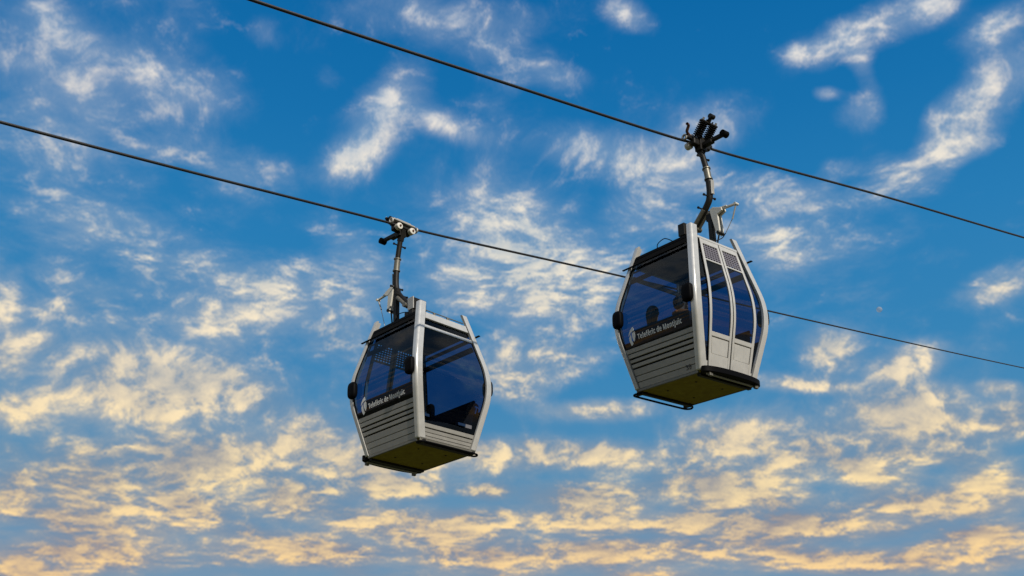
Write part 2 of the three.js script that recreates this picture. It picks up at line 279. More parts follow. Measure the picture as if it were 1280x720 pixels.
// ------------------------------------------------------------------ small builders
function clean(g) { g = g.index ? g.toNonIndexed() : g.clone(); for (const k of Object.keys(g.attributes)) if (!['position', 'normal', 'uv'].includes(k)) g.deleteAttribute(k); if (!g.attributes.uv) g.setAttribute('uv', new THREE.Float32BufferAttribute(new Float32Array(g.attributes.position.count * 2), 2)); return g; }
const join = (...gs) => mergeGeometries(gs.flat().map(clean));
function box(w, h, d, x, y, z, rx = 0, ry = 0, rz = 0, r = 0.008) {
  const g = new RoundedBoxGeometry(w, h, d, 2, Math.min(r, w * 0.3, h * 0.3, d * 0.3));
  g.applyMatrix4(new THREE.Matrix4().compose(V3(x, y, z), new THREE.Quaternion().setFromEuler(new THREE.Euler(rx, ry, rz)), V3(1, 1, 1)));
  return g;
}
function rod(a, b, r, r2 = r, seg = 12) {
  const A_ = V3(...a), B_ = V3(...b), d = B_.clone().sub(A_), g = new THREE.CylinderGeometry(r2, r, d.length(), seg);
  g.applyMatrix4(new THREE.Matrix4().compose(A_.add(B_).multiplyScalar(0.5), new THREE.Quaternion().setFromUnitVectors(V3(0, 1, 0), d.normalize()), V3(1, 1, 1)));
  return g;
}
function bar(a, b, w, h, r = 0.008) {               // a rounded bar from a to b, w across x, h across the other way
  const A_ = V3(...a), B_ = V3(...b), d = B_.clone().sub(A_), g = new RoundedBoxGeometry(w, d.length(), h, 2, Math.min(r, w * 0.3, h * 0.3));
  const yv = d.clone().normalize(), xv = Math.abs(yv.x) > 0.9 ? V3(0, 0, 1) : V3(1, 0, 0), zv = xv.clone().cross(yv).normalize(), xx = yv.clone().cross(zv);
  g.applyMatrix4(new THREE.Matrix4().makeBasis(xx, yv, zv).setPosition(A_.add(B_).multiplyScalar(0.5)));
  return g;
}
const tube = (pts, r, seg = 40, rad = 8, closed = false) => new THREE.TubeGeometry(new THREE.CatmullRomCurve3(pts.map((p) => V3(...p)), closed, 'catmullrom', 0.4), seg, r, rad, closed);
function add(parent, name, g, m) {
  const o = new THREE.Mesh(g, m); o.name = name; o.castShadow = o.receiveShadow = true; parent.add(o); return o;
}
const addEach = (parent, name, gs, m) => gs.map((g) => add(parent, name, clean(g), m));
function slab(y0, y1, a0, b0, a1, b1, r = 0.06) {   // a flat plate with rounded corners, half sizes given at the bottom and the top
  const ring = (y, a, b) => { const out = []; for (const [sx, sz, s] of [[1, 1, 0], [-1, 1, 1], [-1, -1, 2], [1, -1, 3]]) for (let k = 0; k <= 3; k++) { const t = (s + k / 3) * Math.PI / 2; out.push([sx * (a - r) + r * Math.cos(t), y, sz * (b - r) + r * Math.sin(t)]); } return out; };
  const rows = [ring(y0, a0 - 0.006, b0 - 0.006), ring(y0 + 0.006, a0, b0), ring(y1 - 0.006, a1, b1), ring(y1, a1 - 0.006, b1 - 0.006)], n = rows[0].length, t = [], uv = [];
  const tri = (a, b, c) => { for (const p of [a, b, c]) { t.push(...p); uv.push(p[0] + p[1], p[2] + p[1]); } };
  for (let k = 0; k < 3; k++) for (let j = 0; j < n; j++) { const a = rows[k][j], b = rows[k][(j + 1) % n], c = rows[k + 1][(j + 1) % n], d = rows[k + 1][j]; tri(a, c, b); tri(a, d, c); }
  for (let j = 1; j < n - 1; j++) { tri(rows[0][0], rows[0][j], rows[0][j + 1]); tri(rows[3][0], rows[3][j + 1], rows[3][j]); }
  return meshFrom(t, uv);
}

// ------------------------------------------------------------------ ground (below the frame)
{
  const grassMap = dataTex(512, 512, (x, y) => { const n = tileN(x, y, 512, 2, 6), m = tileN(x + 50, y, 512, 9, 3); const v = 0.8 + n * 0.35 + m * 0.2; return [v, v, v * 0.9]; }, true);
  grassMap.repeat.set(160, 160);
  const g = new THREE.CircleGeometry(4000, 96); g.rotateX(-Math.PI / 2);
  const o = add(scene, 'ground', g, mat(0.085, 0.088, 0.024, { roughness: 0.95, map: grassMap }));
  o.userData = { kind: 'structure', label: 'grassy hillside below the ropeway' };
}

// ------------------------------------------------------------------ gondolas
const font = await new FontLoader().loadAsync('fonts/droid/droid_sans_bold.typeface.json');
const flatText = (s, size) => { const g = new TextGeometry(s, { font, size, depth: 0.0015, curveSegments: 3 }); g.computeBoundingBox(); return g; };
function logoPieces() {
  const piece = (f) => { const s = new THREE.Shape(); f(s); return new THREE.ExtrudeGeometry(s, { depth: 0.0015, bevelEnabled: false, curveSegments: 10 }); };
  return [
    piece((s) => { s.moveTo(0, 0.155); s.bezierCurveTo(0.01, 0.215, 0.055, 0.265, 0.118, 0.29); s.bezierCurveTo(0.128, 0.268, 0.134, 0.245, 0.135, 0.228); s.bezierCurveTo(0.085, 0.222, 0.035, 0.198, 0, 0.155); }),
    piece((s) => { s.moveTo(0.002, 0.128); s.bezierCurveTo(0.018, 0.15, 0.036, 0.166, 0.056, 0.178); s.bezierCurveTo(0.048, 0.12, 0.056, 0.06, 0.075, 0.028); s.bezierCurveTo(0.06, 0.014, 0.045, 0.005, 0.03, 0); s.bezierCurveTo(0.01, 0.04, 0.0, 0.085, 0.002, 0.128); }),
    piece((s) => { s.moveTo(0.078, 0.19); s.bezierCurveTo(0.1, 0.2, 0.12, 0.206, 0.138, 0.207); s.bezierCurveTo(0.152, 0.15, 0.142, 0.09, 0.1, 0.05); s.bezierCurveTo(0.08, 0.085, 0.072, 0.135, 0.078, 0.19); }),
  ];
}

function makeGondola(name, number, gripY, lift, hx) {
  const t = new THREE.Group(); t.name = name; scene.add(t);
  // --- corner posts and bumpers
  for (const sx of [1, -1]) for (const sz of [1, -1]) {
    add(t, 'corner_post', cornerPost(sx, sz), M.silver);
    const g = new THREE.SphereGeometry(1, 24, 16), p = g.attributes.position;
    for (let i = 0; i < p.count; i++) {              // a blunt rounded pad
      let x = p.getX(i), y = p.getY(i), z = p.getZ(i); const q = (v) => Math.sign(v) * Math.abs(v) ** 0.6;
      p.setXYZ(i, q(x) * 0.06, q(y) * 0.15, q(z) * 0.10);
    }
    g.translate(sx * (A(0) + 0.035), 0, sz * (B(0) - 0.125)); g.computeVertexNormals();
    add(t, 'bumper', g, M.rubber);
  }
  // --- both ends: window, slatted apron, visor
  const inZ = (y) => B(y) - PZ, yLo = -0.44 * HL;
  for (const [side, s] of [['front', 1], ['back', -1]]) {
    const pane = add(t, 'end_window', sheet(side, (y) => -inZ(y) - 0.012, (y) => inZ(y) + 0.012, yLo, 0.80 * HU, -0.012), M.glass);
    add(pane, 'shade_strip', band(side, (y) => -inZ(y), inZ, yLo, yLo + 0.10, -0.016, 0.003, 0.0005), M.black);  // added black strip: keeps the seat backs behind dark where sun would light them
    addEach(pane, 'seal', [band(side, (y) => -inZ(y) - 0.004, (y) => -inZ(y) + 0.014, yLo, 0.8 * HU, -0.002, 0.02), band(side, (y) => inZ(y) - 0.014, (y) => inZ(y) + 0.004, yLo, 0.8 * HU, -0.002, 0.02)], M.black);
    addEach(pane, 'inner_rail', [band(side, (y) => -inZ(y), inZ, 0.50 * HU, 0.56 * HU, -0.06, 0.04), band(side, (y) => -inZ(y), inZ, 0.635 * HU, 0.655 * HU, -0.05, 0.02)], M.interior);
    const w = inZ(yLo) * 2, mark = logoPieces().map((g) => wrap(side, g, -w * 0.5 + w * 0.085, yLo + 0.035, -0.0095));
    addEach(pane, 'emblem', mark, M.letter);
    const tg = flatText('Telefèric de Montjuïc', 0.084), bw = tg.boundingBox.max.x; tg.scale(w * 0.655 / bw, 1, 1);
    add(pane, 'lettering', join(wrap(side, tg, -w * 0.5 + w * 0.215, yLo + 0.10, -0.0095)), M.letter);
    // apron: seven slats, the joints between them open
    const h = HL + yLo, cut = [[0.123, 0.012], [0.253, 0.026], [0.368, 0.026], [0.498, 0.026], [0.684, 0.008], [0.835, 0.008]];
    let top = yLo - 0.004;
    [...cut, [1, 0]].forEach(([f, gap], k) => {
      const low = k === 6 ? -HL + 0.006 : yLo - f * h + gap / 2;
      const sl = add(t, 'apron_slat', band(side, (y) => -inZ(y) + 0.003, (y) => inZ(y) - 0.003, low, top, -0.006, 0.018, 0.004), k % 2 ? M.slat : M.slatB);
      if (k === 6 && number && side === 'back') { const ng = flatText(number, 0.075); add(sl, 'cabin_number', join(wrap(side, ng, inZ(-1.05) - 0.2, -1.105, -0.0045)), M.ink); }
      top = yLo - f * h - gap / 2;
    });
    add(t, 'apron_backing', band(side, (y) => -inZ(y) - 0.01, (y) => inZ(y) + 0.01, -HL + 0.008, yLo - 0.01, -0.03, 0.012), M.black);
    // visor over the window, with a drip lip that stands out
    const vis = add(t, 'visor', band(side, (y) => -inZ(y) + 0.002, (y) => inZ(y) - 0.002, 0.735 * HU, 0.795 * HU, 0.006, 0.03), M.roofDark);
    add(vis, 'drip_lip', band(side, (y) => -B(y) - 0.09, (y) => inZ(y) - 0.004, 0.70 * HU, 0.712 * HU, 0.055, 0.04), M.roofDark);
    add(vis, 'roof_rail', band(side, (y) => -inZ(y) + 0.002, (y) => inZ(y) - 0.002, 0.80 * HU, 0.845 * HU, 0.004, 0.05), M.black);
  }
  // --- blind side: one large window
  const inX = (y) => A(y) - PX;
  {
    const L_ = (y) => -inX(y) + 0.002, R_ = (y) => inX(y) - 0.002;
    add(t, 'roof_beam', band('blind', L_, R_, 0.735 * HU, 0.83 * HU, 0.004, 0.05), M.silver);
    add(t, 'vent_light', sheet('blind', L_, R_, 0.632 * HU, 0.732 * HU, -0.03), M.glass);
    add(t, 'window_header', band('blind', L_, R_, 0.585 * HU, 0.630 * HU, 0.002, 0.04), M.silver);
    const pane = add(t, 'side_window', sheet('blind', (y) => L_(y) - 0.01, (y) => R_(y) + 0.01, -0.775 * HL, 0.585 * HU, -0.012), M.glass);
    addEach(pane, 'seal', [band('blind', L_, (y) => L_(y) + 0.014, -0.775 * HL, 0.584 * HU, -0.002, 0.02), band('blind', (y) => R_(y) - 0.014, R_, -0.775 * HL, 0.584 * HU, -0.002, 0.02)], M.black);
    add(pane, 'notice', band('blind', 0.34, 0.48, -0.70 * HL, -0.65 * HL, -0.008, 0.002, 0.0005), M.sticker);
    const y0 = -HL + 0.006, y1 = -0.78 * HL, h = y1 - y0; let top = y1;
    [[0.30, 0.018], [0.58, 0.006], [0.82, 0.006], [1, 0]].forEach(([f, gap], k) => { const low = k === 3 ? y0 : y1 - f * h + gap / 2; add(t, 'sill_slat', band('blind', L_, R_, low, top, -0.004, 0.02), k % 2 ? M.slatB : M.slat); top = y1 - f * h - gap / 2; });
    add(t, 'sill_backing', band('blind', (y) => L_(y) - 0.01, (y) => R_(y) + 0.01, y0 + 0.004, y1 - 0.01, -0.03, 0.012), M.black);
  }
  // --- door side: two sliding leaves between curved quarter lights
  {
    const yT = 0.80 * HU, yB = -0.965 * HL;
    add(t, 'door_header', band('door', (y) => -inX(y) + 0.002, (y) => inX(y) - 0.002, yT + 0.006, 0.838 * HU, 0.006, 0.05), M.silver);
    add(t, 'door_track', band('door', (y) => -inX(y) + 0.002, (y) => inX(y) - 0.002, -HL + 0.006, yB - 0.006, 0.0, 0.04), M.silver);
    for (const s of [-1, 1]) {
      const lo = (y) => Math.min(DOORW(y) + 0.004, inX(y) - 0.004), hi = (y) => inX(y) - 0.002, L_ = s > 0 ? lo : (y) => -hi(y), R_ = s > 0 ? hi : (y) => -lo(y);
      add(t, 'quarter_light', sheet('door', L_, R_, -0.86 * HL, yT - 0.02, -0.014), M.glass);
      add(t, 'quarter_panel', band('door', L_, R_, yB, -0.862 * HL, -0.004, 0.02), M.silver);
    }
    for (const s of [-1, 1]) {
      const o = (y) => DOORW(y), S = 0.052, inn = 0.012, f = (a, b) => (s > 0 ? [a, b] : [(y) => -fnOf(b)(y), (y) => -fnOf(a)(y)]);
      const U = (a, b, y0, y1, d, th, e) => band('door', ...f(a, b), y0, y1, d, th, e);
      const iS = inn + 0.045, oS = (y) => o(y) - S;
      const gT = 0.735 * HU, gB = 0.52 * HU, pT = -0.47 * HL;
      const leaf = add(t, 'door', join(
        U(inn, iS, yB, yT, 0.012, 0.035), U(oS, o, yB, yT, 0.012, 0.035),
        U(iS, oS, gT, yT - 0.001, 0.010, 0.03), U(iS, oS, gB - 0.03, gB, 0.010, 0.03), U(iS, oS, pT - 0.07, pT, 0.010, 0.03), U(iS, oS, yB + 0.001, -0.76 * HL, 0.010, 0.03)), M.door);
      const bars = [], nC = 6, nR = 7;
      for (let k = 0; k <= nC; k++) bars.push(U((y) => lerp(iS, oS(y), k / nC) - 0.011, (y) => lerp(iS, oS(y), k / nC) + 0.011, gB - 0.001, gT + 0.001, 0.002, 0.012, 0.002));
      for (let k = 1; k < nR; k++) { const y = lerp(gB, gT, k / nR); bars.push(U(iS, oS, y - 0.012, y + 0.012, 0.0025, 0.012, 0.002)); }
      add(leaf, 'grille', join(bars), M.grille);
      const ff = f((y) => iS - 0.01, (y) => oS(y) + 0.01);
      add(leaf, 'pane', sheet('door', ff[0], ff[1], pT - 0.02, gB - 0.01, -0.004), M.glass);
      add(leaf, 'lower_panel', U((y) => iS + 0.012, (y) => oS(y) - 0.012, -0.758 * HL, pT - 0.082, 0.004, 0.02, 0.006), M.door);
      add(leaf, 'panel_backing', U((y) => iS - 0.004, (y) => oS(y) + 0.004, yB + 0.01, pT - 0.01, -0.012, 0.01), M.steelDark);
      add(leaf, 'edge_seal', U(0.0, inn, yB, yT, 0.002, 0.03), M.black);
      add(leaf, 'outer_seal', U((y) => o(y) + 0.0005, (y) => o(y) + 0.009, yB, yT, 0.0, 0.02, 0.001), M.black);
    }
    // step below the door
    const sh = new THREE.Shape(); sh.moveTo(-0.60, 0); sh.lineTo(-0.64, 0.05); sh.bezierCurveTo(-0.62, 0.12, -0.5, 0.155, -0.3, 0.175); sh.bezierCurveTo(-0.1, 0.19, 0.1, 0.19, 0.3, 0.175); sh.bezierCurveTo(0.5, 0.155, 0.62, 0.12, 0.64, 0.05); sh.lineTo(0.60, 0); sh.closePath();
    const sg = new THREE.ExtrudeGeometry(sh, { depth: 0.07, bevelEnabled: true, bevelThickness: 0.012, bevelSize: 0.012, bevelSegments: 2, curveSegments: 10 });
    sg.rotateX(Math.PI / 2); sg.translate(0, -HL + 0.03, B(-HL) - 0.005);
    const step = add(t, 'boarding_step', sg, M.rubber);
    add(step, 'step_edge', join(bar([-0.56, -HL - 0.062, B(-HL) + 0.05], [0.56, -HL - 0.062, B(-HL) + 0.05], 0.03, 0.03)), M.galv);
    addEach(step, 'bracket', [box(0.07, 0.07, 0.05, 0.52, -HL - 0.07, B(-HL) + 0.09), box(0.07, 0.07, 0.05, -0.52, -HL - 0.07, B(-HL) + 0.09)], M.steel);
  }
  // --- floor pan and roof
  {
    const fl = add(t, 'floor', slab(-HL - 0.035, -HL + 0.004, A(-HL) - 0.035, B(-HL) - 0.035, A(-HL) - 0.015, B(-HL) - 0.015), M.olive);
    const a = A(-HL) - 0.01, b = B(-HL) - 0.01;
    add(fl, 'floor_rim', join(box(0.03, 0.045, 2 * b - 0.1, a - 0.005, -HL - 0.018, 0), box(0.03, 0.045, 2 * b - 0.1, -a + 0.005, -HL - 0.018, 0), box(2 * a - 0.02, 0.045, 0.03, 0, -HL - 0.02, -b + 0.005)), M.steel);
    addEach(fl, 'floor_rail', [box(2 * a - 0.06, 0.05, 0.07, 0, -HL - 0.05, b - 0.07), box(2 * a - 0.06, 0.05, 0.07, 0, -HL - 0.05, -b + 0.07)], M.steelDark);
    addEach(fl, 'floor_bolt', [[0.3, 0.3], [-0.3, 0.3], [0.3, -0.3], [-0.3, -0.3]].map(([x, z]) => rod([x, -HL - 0.043, z], [x, -HL - 0.03, z], 0.018, 0.018, 6)), M.steelDark);
    const ro = add(t, 'roof', slab(0.775 * HU, 0.822 * HU, A(0.775 * HU) - 0.03, B(0.775 * HU) - 0.05, A(0.822 * HU) - 0.03, B(0.822 * HU) - 0.05), M.roofDark);
    add(ro, 'roof_lining', slab(0.745 * HU, 0.770 * HU, A(0.77 * HU) - 0.06, B(0.77 * HU) - 0.07, A(0.77 * HU) - 0.06, B(0.77 * HU) - 0.07), M.interior);
    const zr = -B(0.87 * HU) + 0.05;
    add(ro, 'roof_rail', join(rod([-0.46, 0.885 * HU, zr], [0.46, 0.885 * HU, zr], 0.009), box(0.05, 0.08, 0.04, -0.1, 0.855 * HU, zr), box(0.04, 0.07, 0.04, 0.22, 0.855 * HU, zr), box(0.12, 0.05, 0.06, 0.05, 0.85 * HU, zr + 0.06)), M.steel);
    for (const sx of [1, -1]) add(ro, 'wire', tube([[sx * 0.42, 0.83 * HU, -0.22], [sx * 0.46, 0.95 * HU, -0.2], [sx * 0.5, 0.97 * HU, 0], [sx * 0.46, 0.9 * HU, 0.15], [sx * 0.4, 0.83 * HU, 0.2]], 0.008, 24, 6), M.black);
  }
  // --- guard bar below the blind side
  {
    const z0 = -B(-HL), y = -HL - 0.075, x = A(-HL) - 0.02;
    const bb = add(t, 'guard_bar', tube([[-x + 0.12, -HL - 0.03, z0 + 0.12], [-x, y + 0.01, z0 + 0.08], [-x - 0.04, y, z0 + 0.01], [-x, y, z0 - 0.055], [-x + 0.1, y, z0 - 0.07], [0, y, z0 - 0.075], [x - 0.1, y, z0 - 0.07], [x, y, z0 - 0.055], [x + 0.04, y, z0 + 0.01], [x, y + 0.01, z0 + 0.08], [x - 0.12, -HL - 0.03, z0 + 0.12]], 0.017, 80, 8), M.rubber);
    addEach(bb, 'bracket', [box(0.05, 0.05, 0.14, x - 0.06, -HL - 0.05, z0 + 0.02), box(0.05, 0.05, 0.14, -x + 0.06, -HL - 0.05, z0 + 0.02)], M.steelDark);
  }
  // --- benches
  for (const [side, s] of [['front', 1], ['back', -1]]) {
    const bn = add(t, 'bench', join(box(0.36, 0.06, 1.16, s * (A(-0.7) - 0.27), -0.70, 0, 0, 0, s * 0.03, 0.02), band(side, -0.60, 0.60, -0.70, -0.20, -0.09, 0.05, 0.015)), M.seat);
    add(bn, 'support', join(box(0.04, 0.36, 1.0, s * (A(-1.0) - 0.28), -0.93, 0), box(0.02, 0.05, 1.18, s * (A(-0.7) - 0.46), -0.70, 0)), M.interior);
    addEach(bn, 'cushion_end', [box(0.30, 0.05, 0.02, s * (A(-0.7) - 0.26), -0.70, 0.595), box(0.30, 0.05, 0.02, s * (A(-0.7) - 0.26), -0.70, -0.595)], M.seatEdge);
  }
  for (const sz of [1, -1]) add(t, 'grab_rail', join(tube([[-0.36, 0.74 * HU, sz * 0.3], [-0.38, 0.66 * HU, sz * 0.31], [-0.3, 0.63 * HU, sz * 0.315], [0.3, 0.63 * HU, sz * 0.315], [0.38, 0.66 * HU, sz * 0.31], [0.36, 0.74 * HU, sz * 0.3]], 0.015, 50, 8)), M.steel);

  // --- hanger: a C-shaped arm from the roof pivot up to the rope grip
  const k = (gripY - 1.65) / (3.29 - 1.65), yy = (y) => 1.65 + (y - 1.65) * k, R0 = 0.82 * HU;
  {
    const seg = (pts, w, h) => pts.slice(1).map((p, i) => bar([hx, pts[i][0], pts[i][1]], [hx, p[0], p[1]], w, h));
    const pipe = (pts, r) => tube(pts.map(([y, z]) => [hx, y, z]), r, 40, 14);
    const arm = add(t, 'hanger_arm', join(pipe([[yy(3.2), 0.34], [yy(2.98), 0.415], [yy(2.7), 0.475], [yy(2.62), 0.487]], 0.05), seg([[yy(3.22), 0.335], [yy(3.0), 0.41]], 0.085, 0.11)), M.steelDark);
    add(arm, 'splice', join(pipe([[yy(2.66), 0.482], [yy(2.55), 0.498], [yy(2.44), 0.512]], 0.058), rod([hx, yy(2.675), 0.480], [hx, yy(2.655), 0.483], 0.072, 0.072, 16), rod([hx, yy(2.45), 0.511], [hx, yy(2.43), 0.513], 0.072, 0.072, 16)), M.steel);
    add(arm, 'lower_arm', pipe([[yy(2.46), 0.511], [yy(2.2), 0.518], [yy(2.04), 0.49], [yy(1.92), 0.41], [yy(1.80), 0.30], [1.64, 0.14]], 0.055), M.steelDark);
    add(arm, 'ladder_plate', join(seg([[yy(2.40), 0.585], [yy(2.12), 0.578]], 0.075, 0.014), box(0.05, 0.03, 0.05, hx, yy(2.38), 0.565), box(0.05, 0.03, 0.05, hx, yy(2.14), 0.565)), M.galv);
    for (const [y, z] of [[2.92, 0.43], [2.1, 0.5], [1.9, 0.36]]) add(arm, 'peg', join(rod([hx - 0.13, yy(y), z], [hx + 0.13, yy(y), z], 0.014), rod([hx - 0.145, yy(y), z], [hx - 0.125, yy(y), z], 0.022), rod([hx + 0.125, yy(y), z], [hx + 0.145, yy(y), z], 0.022)), M.steelDark);
    const pv = add(t, 'roof_pivot', join(box(0.30, 0.22, 0.14, 0.07, 1.6, 0.0), box(0.12, 0.2, 0.13, hx, 1.5, 0.02), box(0.22, 0.10, 0.22, hx, 1.40, 0.03), rod([hx, R0, 0.03], [hx, 1.42, 0.03], 0.06, 0.05), box(0.6, 0.05, 0.14, 0.05, R0 + 0.03, 0.03)), M.steelDark);
    add(pv, 'damper', join(rod([hx - 0.06, yy(1.86), 0.4], [hx - 0.06, 1.58, 0.12], 0.035), rod([hx + 0.06, yy(1.86), 0.4], [hx + 0.06, 1.58, 0.12], 0.035), rod([hx - 0.12, 1.62, 0.15], [hx + 0.12, 1.62, 0.15], 0.045)), M.steel);
    add(pv, 'cover', box(0.02, 0.24, 0.16, 0.23, 1.6, 0.0), M.galv);
  }
  // --- door opener on the roof: post, cam plate, lever with pull rod
  {
    const zp = 0.50, op = add(t, 'door_opener', join(bar([hx, R0, zp], [hx, 1.9 + lift, zp], 0.085, 0.085), box(0.3, 0.05, 0.2, hx, R0 + 0.03, zp - 0.05), box(0.08, 0.12, 0.2, hx, 1.86 + lift, zp + 0.02)), M.steelDark);
    const plate = new THREE.Shape(); plate.moveTo(0.52, 1.98); plate.lineTo(0.58, 2.0); plate.lineTo(0.76, 1.93); plate.lineTo(0.77, 1.88); plate.lineTo(0.67, 1.84); plate.lineTo(0.69, 1.54); plate.lineTo(0.64, 1.48); plate.lineTo(0.60, 1.62); plate.lineTo(0.55, 1.82); plate.closePath();
    const hole = new THREE.Path(); hole.absarc(0.63, 1.91, 0.028, 0, 7); plate.holes.push(hole);
    const pg = new THREE.ExtrudeGeometry(plate, { depth: 0.03, bevelEnabled: true, bevelSize: 0.004, bevelThickness: 0.004, bevelSegments: 1 });
    pg.rotateY(-Math.PI / 2); 
    const p2 = pg.clone(); pg.translate(hx - 0.015, lift, 0); p2.translate(hx + 0.062, lift, 0);
    addEach(op, 'cam_plate', [pg, p2], M.white);
    add(op, 'lever', join(bar([hx, 1.93 + lift, 0.68], [hx, 1.90 + lift, 1.03], 0.04, 0.035), rod([hx - 0.04, 1.895 + lift, 1.04], [hx + 0.04, 1.895 + lift, 1.04], 0.024), bar([hx, 1.955 + lift, 0.66], [hx, 1.93 + lift, 0.86], 0.06, 0.025)), M.white);
    add(op, 'pull_rod', join(rod([hx, 1.89 + lift, 1.035], [hx, 1.66 + lift, 0.94], 0.013), rod([hx, 1.68 + lift, 0.95], [hx, 1.30, 0.78], 0.006)), M.galv);
    add(op, 'linkage', join(rod([hx - 0.05, 1.52 + lift, 0.65], [hx + 0.09, 1.52 + lift, 0.65], 0.03), rod([hx, 1.52 + lift, 0.65], [hx, 1.15, 0.58], 0.014), tube([[hx, 1.3, 0.78], [hx - 0.03, 1.22, 0.72], [hx - 0.12, 1.17, 0.62], [hx - 0.2, R0 + 0.02, 0.5]], 0.008, 20, 6)), M.steelDark);
  }
  // --- rope grip
  {
    const gy = gripY, gz = 0.31;                     // the rope's centre line runs along x through (gy, gz)
    const gp = add(t, 'rope_grip', join(box(0.42, 0.15, 0.10, hx, gy - 0.07, gz + 0.085, 0, 0, 0, 0.03), box(0.16, 0.26, 0.14, hx, gy - 0.09, gz + 0.09), box(0.30, 0.05, 0.07, hx, gy - 0.055, gz), bar([hx - 0.3, gy - 0.015, gz + 0.06], [hx + 0.3, gy - 0.015, gz + 0.06], 0.07, 0.06)), M.steelDark);
    add(gp, 'jaw', join(box(0.52, 0.035, 0.10, hx, gy + 0.05, gz + 0.015, 0, 0, 0, 0.015), box(0.34, 0.03, 0.08, hx, gy + 0.075, gz + 0.02, 0, 0, 0, 0.012)), M.galv);
    add(gp, 'jaw_tongue', join(tube([[hx - 0.2, gy + 0.02, gz + 0.05], [hx - 0.33, gy + 0.055, gz + 0.09], [hx - 0.36, gy + 0.13, gz + 0.16], [hx - 0.42, gy + 0.14, gz + 0.18]], 0.026, 20, 8)), M.rust);
    addEach(gp, 'rope_guide', [new THREE.TorusGeometry(0.045, 0.02, 8, 20).rotateY(Math.PI / 2).translate(hx - 0.3, gy, gz), new THREE.TorusGeometry(0.045, 0.02, 8, 20).rotateY(Math.PI / 2).translate(hx + 0.3, gy, gz)], M.galv);
    for (const dx of [-0.15, 0.16]) {
      const w = add(gp, 'roller', join(new THREE.LatheGeometry([[0.0, -0.05], [0.055, -0.05], [0.064, -0.042], [0.066, 0.03], [0.06, 0.045], [0, 0.045]].map((p) => new THREE.Vector2(...p)), 24).rotateX(-Math.PI / 2).translate(hx + dx, gy - 0.10, gz - 0.05)), M.white);
      add(w, 'axle', rod([hx + dx, gy - 0.10, gz - 0.115], [hx + dx, gy - 0.10, gz + 0.06], 0.02), M.rust);
    }
    const lv = add(gp, 'lever', join(bar([hx, gy - 0.10, gz + 0.1], [hx + 0.02, gy - 0.10, gz + 0.55], 0.07, 0.06), bar([hx, gy - 0.13, gz + 0.1], [hx, gy - 0.13, gz + 0.36], 0.10, 0.06)), M.steelDark);
    add(lv, 'lever_roller', join(rod([hx - 0.04, gy - 0.10, gz + 0.60], [hx + 0.08, gy - 0.10, gz + 0.60], 0.06, 0.06, 20), rod([hx - 0.05, gy - 0.10, gz + 0.60], [hx + 0.09, gy - 0.10, gz + 0.60], 0.025)), M.black);
    const dir = V3(0, 0.76, 0.65).normalize(), up = V3(0, -0.65, 0.76);
    for (const dx of [-0.17, -0.08, 0.06, 0.14]) {
      const pts = []; for (let i = 0; i <= 96; i++) { const a = i / 96 * Math.PI * 2 * 7.5, s = 0.05 + i / 96 * 0.26; const c = V3(hx + dx, gy - 0.02, gz + 0.10).addScaledVector(dir, s).addScaledVector(up, Math.sin(a) * 0.042); c.x += Math.cos(a) * 0.042; pts.push(c.toArray()); }
      add(gp, 'spring', join(new THREE.TubeGeometry(new THREE.CatmullRomCurve3(pts.map((p) => V3(...p))), 220, 0.0115, 6), rod(V3(hx + dx, gy - 0.02, gz + 0.10).addScaledVector(dir, 0.0).toArray(), V3(hx + dx, gy - 0.02, gz + 0.10).addScaledVector(dir, 0.38).toArray(), 0.014)), M.black);
    }
    const e = V3(hx, gy - 0.02, gz + 0.10).addScaledVector(dir, 0.325), e2 = V3(hx, gy - 0.02, gz + 0.10).addScaledVector(dir, 0.39);
    add(gp, 'spring_yoke', join(bar([hx - 0.22, e.y, e.z], [hx + 0.19, e.y, e.z], 0.06, 0.035), rod([hx - 0.03, e.y, e.z], [hx - 0.03, e2.y + 0.05, e2.z + 0.04], 0.035), rod([hx - 0.07, e2.y + 0.05, e2.z + 0.04], [hx + 0.03, e2.y + 0.05, e2.z + 0.04], 0.045)), M.steelDark);
    addEach(gp, 'nut', [rod([hx - 0.17, e.y, e.z], [hx - 0.17, e2.y, e2.z], 0.02, 0.02, 6), rod([hx + 0.14, e.y, e.z], [hx + 0.14, e2.y, e2.z], 0.02, 0.02, 6)], M.galv);
  }
  return t;
}
const near1 = makeGondola('gondola', null, 3.37, 0.17, 0.15);
near1.position.set(-1.5914, 5.6905 + EYE, -16.6168); near1.rotation.set(0.04792, -2.34792, -0.00886, 'YXZ');
near1.userData = { label: 'gondola showing its large plain side window, on the lower rope', category: 'gondola', group: 'gondolas on the ropeway' };
const near2 = makeGondola('gondola_001', '39', 3.21, -0.17, 0.115);
near2.position.set(2.8934, 6.3527 + EYE, -15.0327); near2.rotation.set(0.02942, 0.66239, 0.01551, 'YXZ');
near2.userData = { label: 'gondola number 39 with curved double doors, two passengers inside, on the upper rope', category: 'gondola', group: 'gondolas on the ropeway' };

